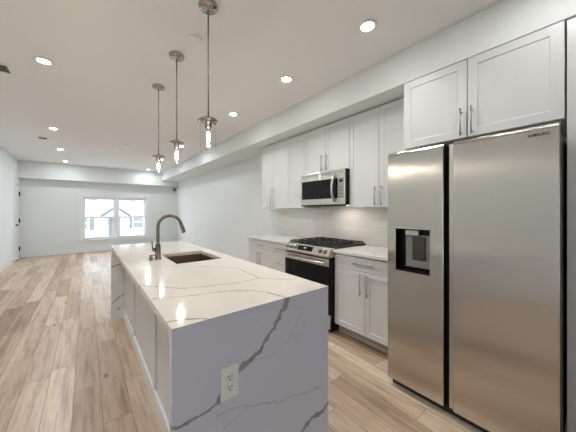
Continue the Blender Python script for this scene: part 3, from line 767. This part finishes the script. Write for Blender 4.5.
# ------------------------------------------------------------ ceiling fittings
def pendant_at(x, y, label):
    r = thing('pendant_light', label, 'pendant light', (x, y, 1.735), 'glass jar pendants over the island')
    bm = bmesh.new(); lathe(bm, [(0, ZC), (.062, ZC), (.064, ZC-.006), (.064, ZC-.022), (.060, ZC-.026), (.012, ZC-.026), (.010, ZC-.04), (0, ZC-.04)], x, y, 32); obj('canopy', bm, M['chrome'], r)
    bm = bmesh.new(); tube(bm, [(x, y, ZC-.03), (x, y, 1.975)], .0055, 12); lathe(bm, [(.0055, 2.36), (.008, 2.362), (.008, 2.375), (.0055, 2.377)], x, y, 12); obj('rod', bm, M['chrome'], r)
    bm = bmesh.new(); lathe(bm, [(0, 1.985), (.014, 1.98), (.018, 1.962), (.060, 1.958), (.062, 1.954), (.060, 1.948), (.024, 1.946), (.024, 1.905), (.018, 1.90), (0, 1.90)], x, y, 32)
    for k in range(3):
        a = k*2*PI/3 + .5; tube(bm, [(x+.058*math.cos(a), y+.058*math.sin(a), 1.952), (x+.072*math.cos(a), y+.072*math.sin(a), 1.952)], .006, 8)
    obj('socket_cap', bm, M['chrome'], r)
    bm = bmesh.new(); lathe(bm, [(.052, 1.946), (.052, 1.745), (.049, 1.735), (.0, 1.735)], x, y, 36)
    bm.faces.ensure_lookup_table(); obj('glass_shade', bm, M['shade'], r)
    bm = bmesh.new(); lathe(bm, [(0, 1.905), (.011, 1.90), (.011, 1.885), (.015, 1.865), (.017, 1.84), (.015, 1.81), (.009, 1.785), (0, 1.777)], x, y, 20); b_ = obj('bulb', bm, M['shade'], r)
    bm = bmesh.new(); lathe(bm, [(0, 1.878), (.006, 1.874), (.011, 1.85), (.011, 1.82), (.005, 1.80), (0, 1.798)], x, y, 12); obj('filament', bm, M['bulb'], b_)
    return r
pa = pendant_at(.650, 1.678, 'nearest of the three glass jar pendants, over the island\'s near end')
for (y, lb) in ((2.398, 'middle one of the three glass jar pendants over the island'), (3.124, 'farthest of the three glass jar pendants, over the island\'s far end')):
    c_ = copy_tree(pa); c_.location.x = .637; c_.location.y = y; c_['label'] = lb

def downlight(x, y, label, power=1.0, col=(.985, .985, .98), spread=180):
    r = thing('recessed_light', label, 'ceiling light', (x, y, ZC), 'round recessed ceiling lights')
    bm = bmesh.new(); lathe(bm, [(.046, ZC-.0005), (.074, ZC-.0005), (.074, ZC-.005), (.050, ZC-.009), (.046, ZC-.005), (.046, ZC-.0005)], x, y, 32); obj('trim_ring', bm, M['trim'], r)
    bm = bmesh.new(); lathe(bm, [(0, ZC-.006), (.0455, ZC-.006), (.0455, ZC-.001), (0, ZC-.001)], x, y, 32); obj('diffuser', bm, M['lamp'], r)
    ld_ = bpy.data.lights.new('downlight_beam', 'AREA'); ld_.shape = 'DISK'; ld_.size = .09; ld_.energy = BEAM * power; ld_.color = col; ld_.spread = math.radians(spread)
    lo = bpy.data.objects.new('downlight_beam', ld_); C.objects.link(lo); lo.parent = r; lo.location = (0, 0, -.0085)
    return r
cool = (.86, .93, 1)
downlight(1.67, 1.11, 'recessed ceiling light nearest the cabinet above the refrigerator', .21, spread=125)
downlight(-.31, 1.10, 'added unseen ceiling light above the viewpoint, continuing the left row', .8)  # out-of-view lamp added to brighten the soffit face and fridge reflection
downlight(1.67, .10, 'added unseen ceiling light beside the pantry cabinet, continuing the kitchen row', .2)  # out-of-view lamp added to lift the dark pantry front
downlight(1.665, 2.10, 'recessed ceiling light in front of the range and microwave', .36, spread=120)
downlight(1.665, 3.34, 'recessed ceiling light near the far end of the kitchen soffit row', .36, spread=130)
downlight(1.60, 5.70, 'recessed ceiling light of the soffit row hidden behind the middle pendant', .34, cool)
downlight(1.60, 7.50, 'recessed ceiling light of the soffit row hidden behind the farthest pendant', .34, cool)
downlight(1.64, 9.62, 'recessed ceiling light of the soffit row nearest the far beam', .3, cool)
downlight(-.31, 3.27, 'large recessed ceiling light at the upper left of the photo', .58)
downlight(-.44, 5.84, 'second recessed ceiling light back in the left row', .85, cool)
downlight(-.455, 7.69, 'third recessed ceiling light back in the left row', .7, cool)
downlight(-.46, 9.45, 'recessed ceiling light in the left row nearest the window wall', .35, cool)

def disc(x, y, r, h_, label, name='smoke_detector', cat='smoke detector', mat='plastic'):
    bm = bmesh.new(); lathe(bm, [(0, ZC-.0003), (r, ZC-.0003), (r, ZC-h_*.7), (r*.9, ZC-h_), (r*.3, ZC-h_), (0, ZC-h_)], x, y, 28)
    o = obj(name, bm, M[mat], None, loc=None); tag(o, label, cat); return o
disc(.70, 2.08, .055, .012, 'flat round white ceiling cover plate among the pendants', 'ceiling_cover', 'ceiling cover')
disc(.657, 6.30, .06, .035, 'round white smoke detector on the ceiling before the window wall')
disc(1.37, 9.95, .06, .02, 'small white disc on the ceiling close to the far beam', 'sprinkler_cover', 'ceiling cover')
bm = bmesh.new(); box(bm, -.72, -.58, 6.66, 6.80, ZC-.008, ZC-.0003); vp = tag(obj('ceiling_sensor', bm, M['plastic'], None, .003), 'small dark square fitting on white plate in the left ceiling', 'ceiling fitting')
bm = bmesh.new(); box(bm, -.705, -.595, 6.67, 6.77, ZC-.012, ZC-.008); obj('dark_cover', bm, M['hole'], vp)
# ceiling register
vt = thing('ceiling_vent', 'white slatted air register on the ceiling at the left edge', 'vent', (-.78, 3.70, ZC))
bm = bmesh.new(); f = .02; vx0, vx1, vy0, vy1 = -.95, -.58, 3.58, 3.80
box(bm, vx0, vx1, vy0, vy0+f, ZC-.008, ZC-.0003); box(bm, vx0, vx1, vy1-f, vy1, ZC-.008, ZC-.0003); box(bm, vx0, vx0+f, vy0+f, vy1-f, ZC-.008, ZC-.0003); box(bm, vx1-f, vx1, vy0+f, vy1-f, ZC-.008, ZC-.0003)
obj('frame', bm, M['plastic'], vt)
bm = bmesh.new(); box(bm, vx0+f, vx1-f, vy0+f, vy1-f, ZC-.001, ZC-.0003); obj('backing', bm, M['hole'], vt)
bm = bmesh.new()
for k in range(6):
    y = vy0+f+.010+k*.028
    v = [bm.verts.new(p) for p in ((vx0+f, y, ZC-.001), (vx1-f, y, ZC-.001), (vx1-f, y-.009, ZC-.008), (vx0+f, y-.009, ZC-.008), (vx0+f, y+.002, ZC-.001), (vx1-f, y+.002, ZC-.001), (vx1-f, y-.007, ZC-.008), (vx0+f, y-.007, ZC-.008))]
    for q in ((0,1,2,3), (4,5,6,7), (0,1,5,4), (2,3,7,6), (0,3,7,4), (1,2,6,5)): bm.faces.new([v[i] for i in q])
obj('slats', bm, M['plastic'], vt)
# small dark sensor in the far right corner under the beam
sn = thing('motion_sensor', 'small dark motion sensor in the far right corner under the beam', 'sensor', (2.66, 10.31, 2.15))
bm = bmesh.new(); tube(bm, [(2.64, 10.30, 2.10), (2.64, 10.30, 2.12), (2.64, 10.30, 2.18), (2.64, 10.30, 2.20)], [.03, .045, .045, .03], 16); obj('housing', bm, M['gun'], sn)
bm = bmesh.new(); box(bm, 2.64, 2.7299, 10.29, 10.32, 2.16, 2.20); obj('bracket', bm, M['gun'], sn)
# door stop
bm = bmesh.new(); tube(bm, [(XL+.016, 9.45, .05), (XL+.075, 9.45, .05)], .008, 10); tube(bm, [(XL+.07, 9.45, .05), (XL+.09, 9.45, .05)], .014, 12)
tag(obj('door_stop', bm, M['black'], None), 'small black door stop on the left baseboard', 'door stop')
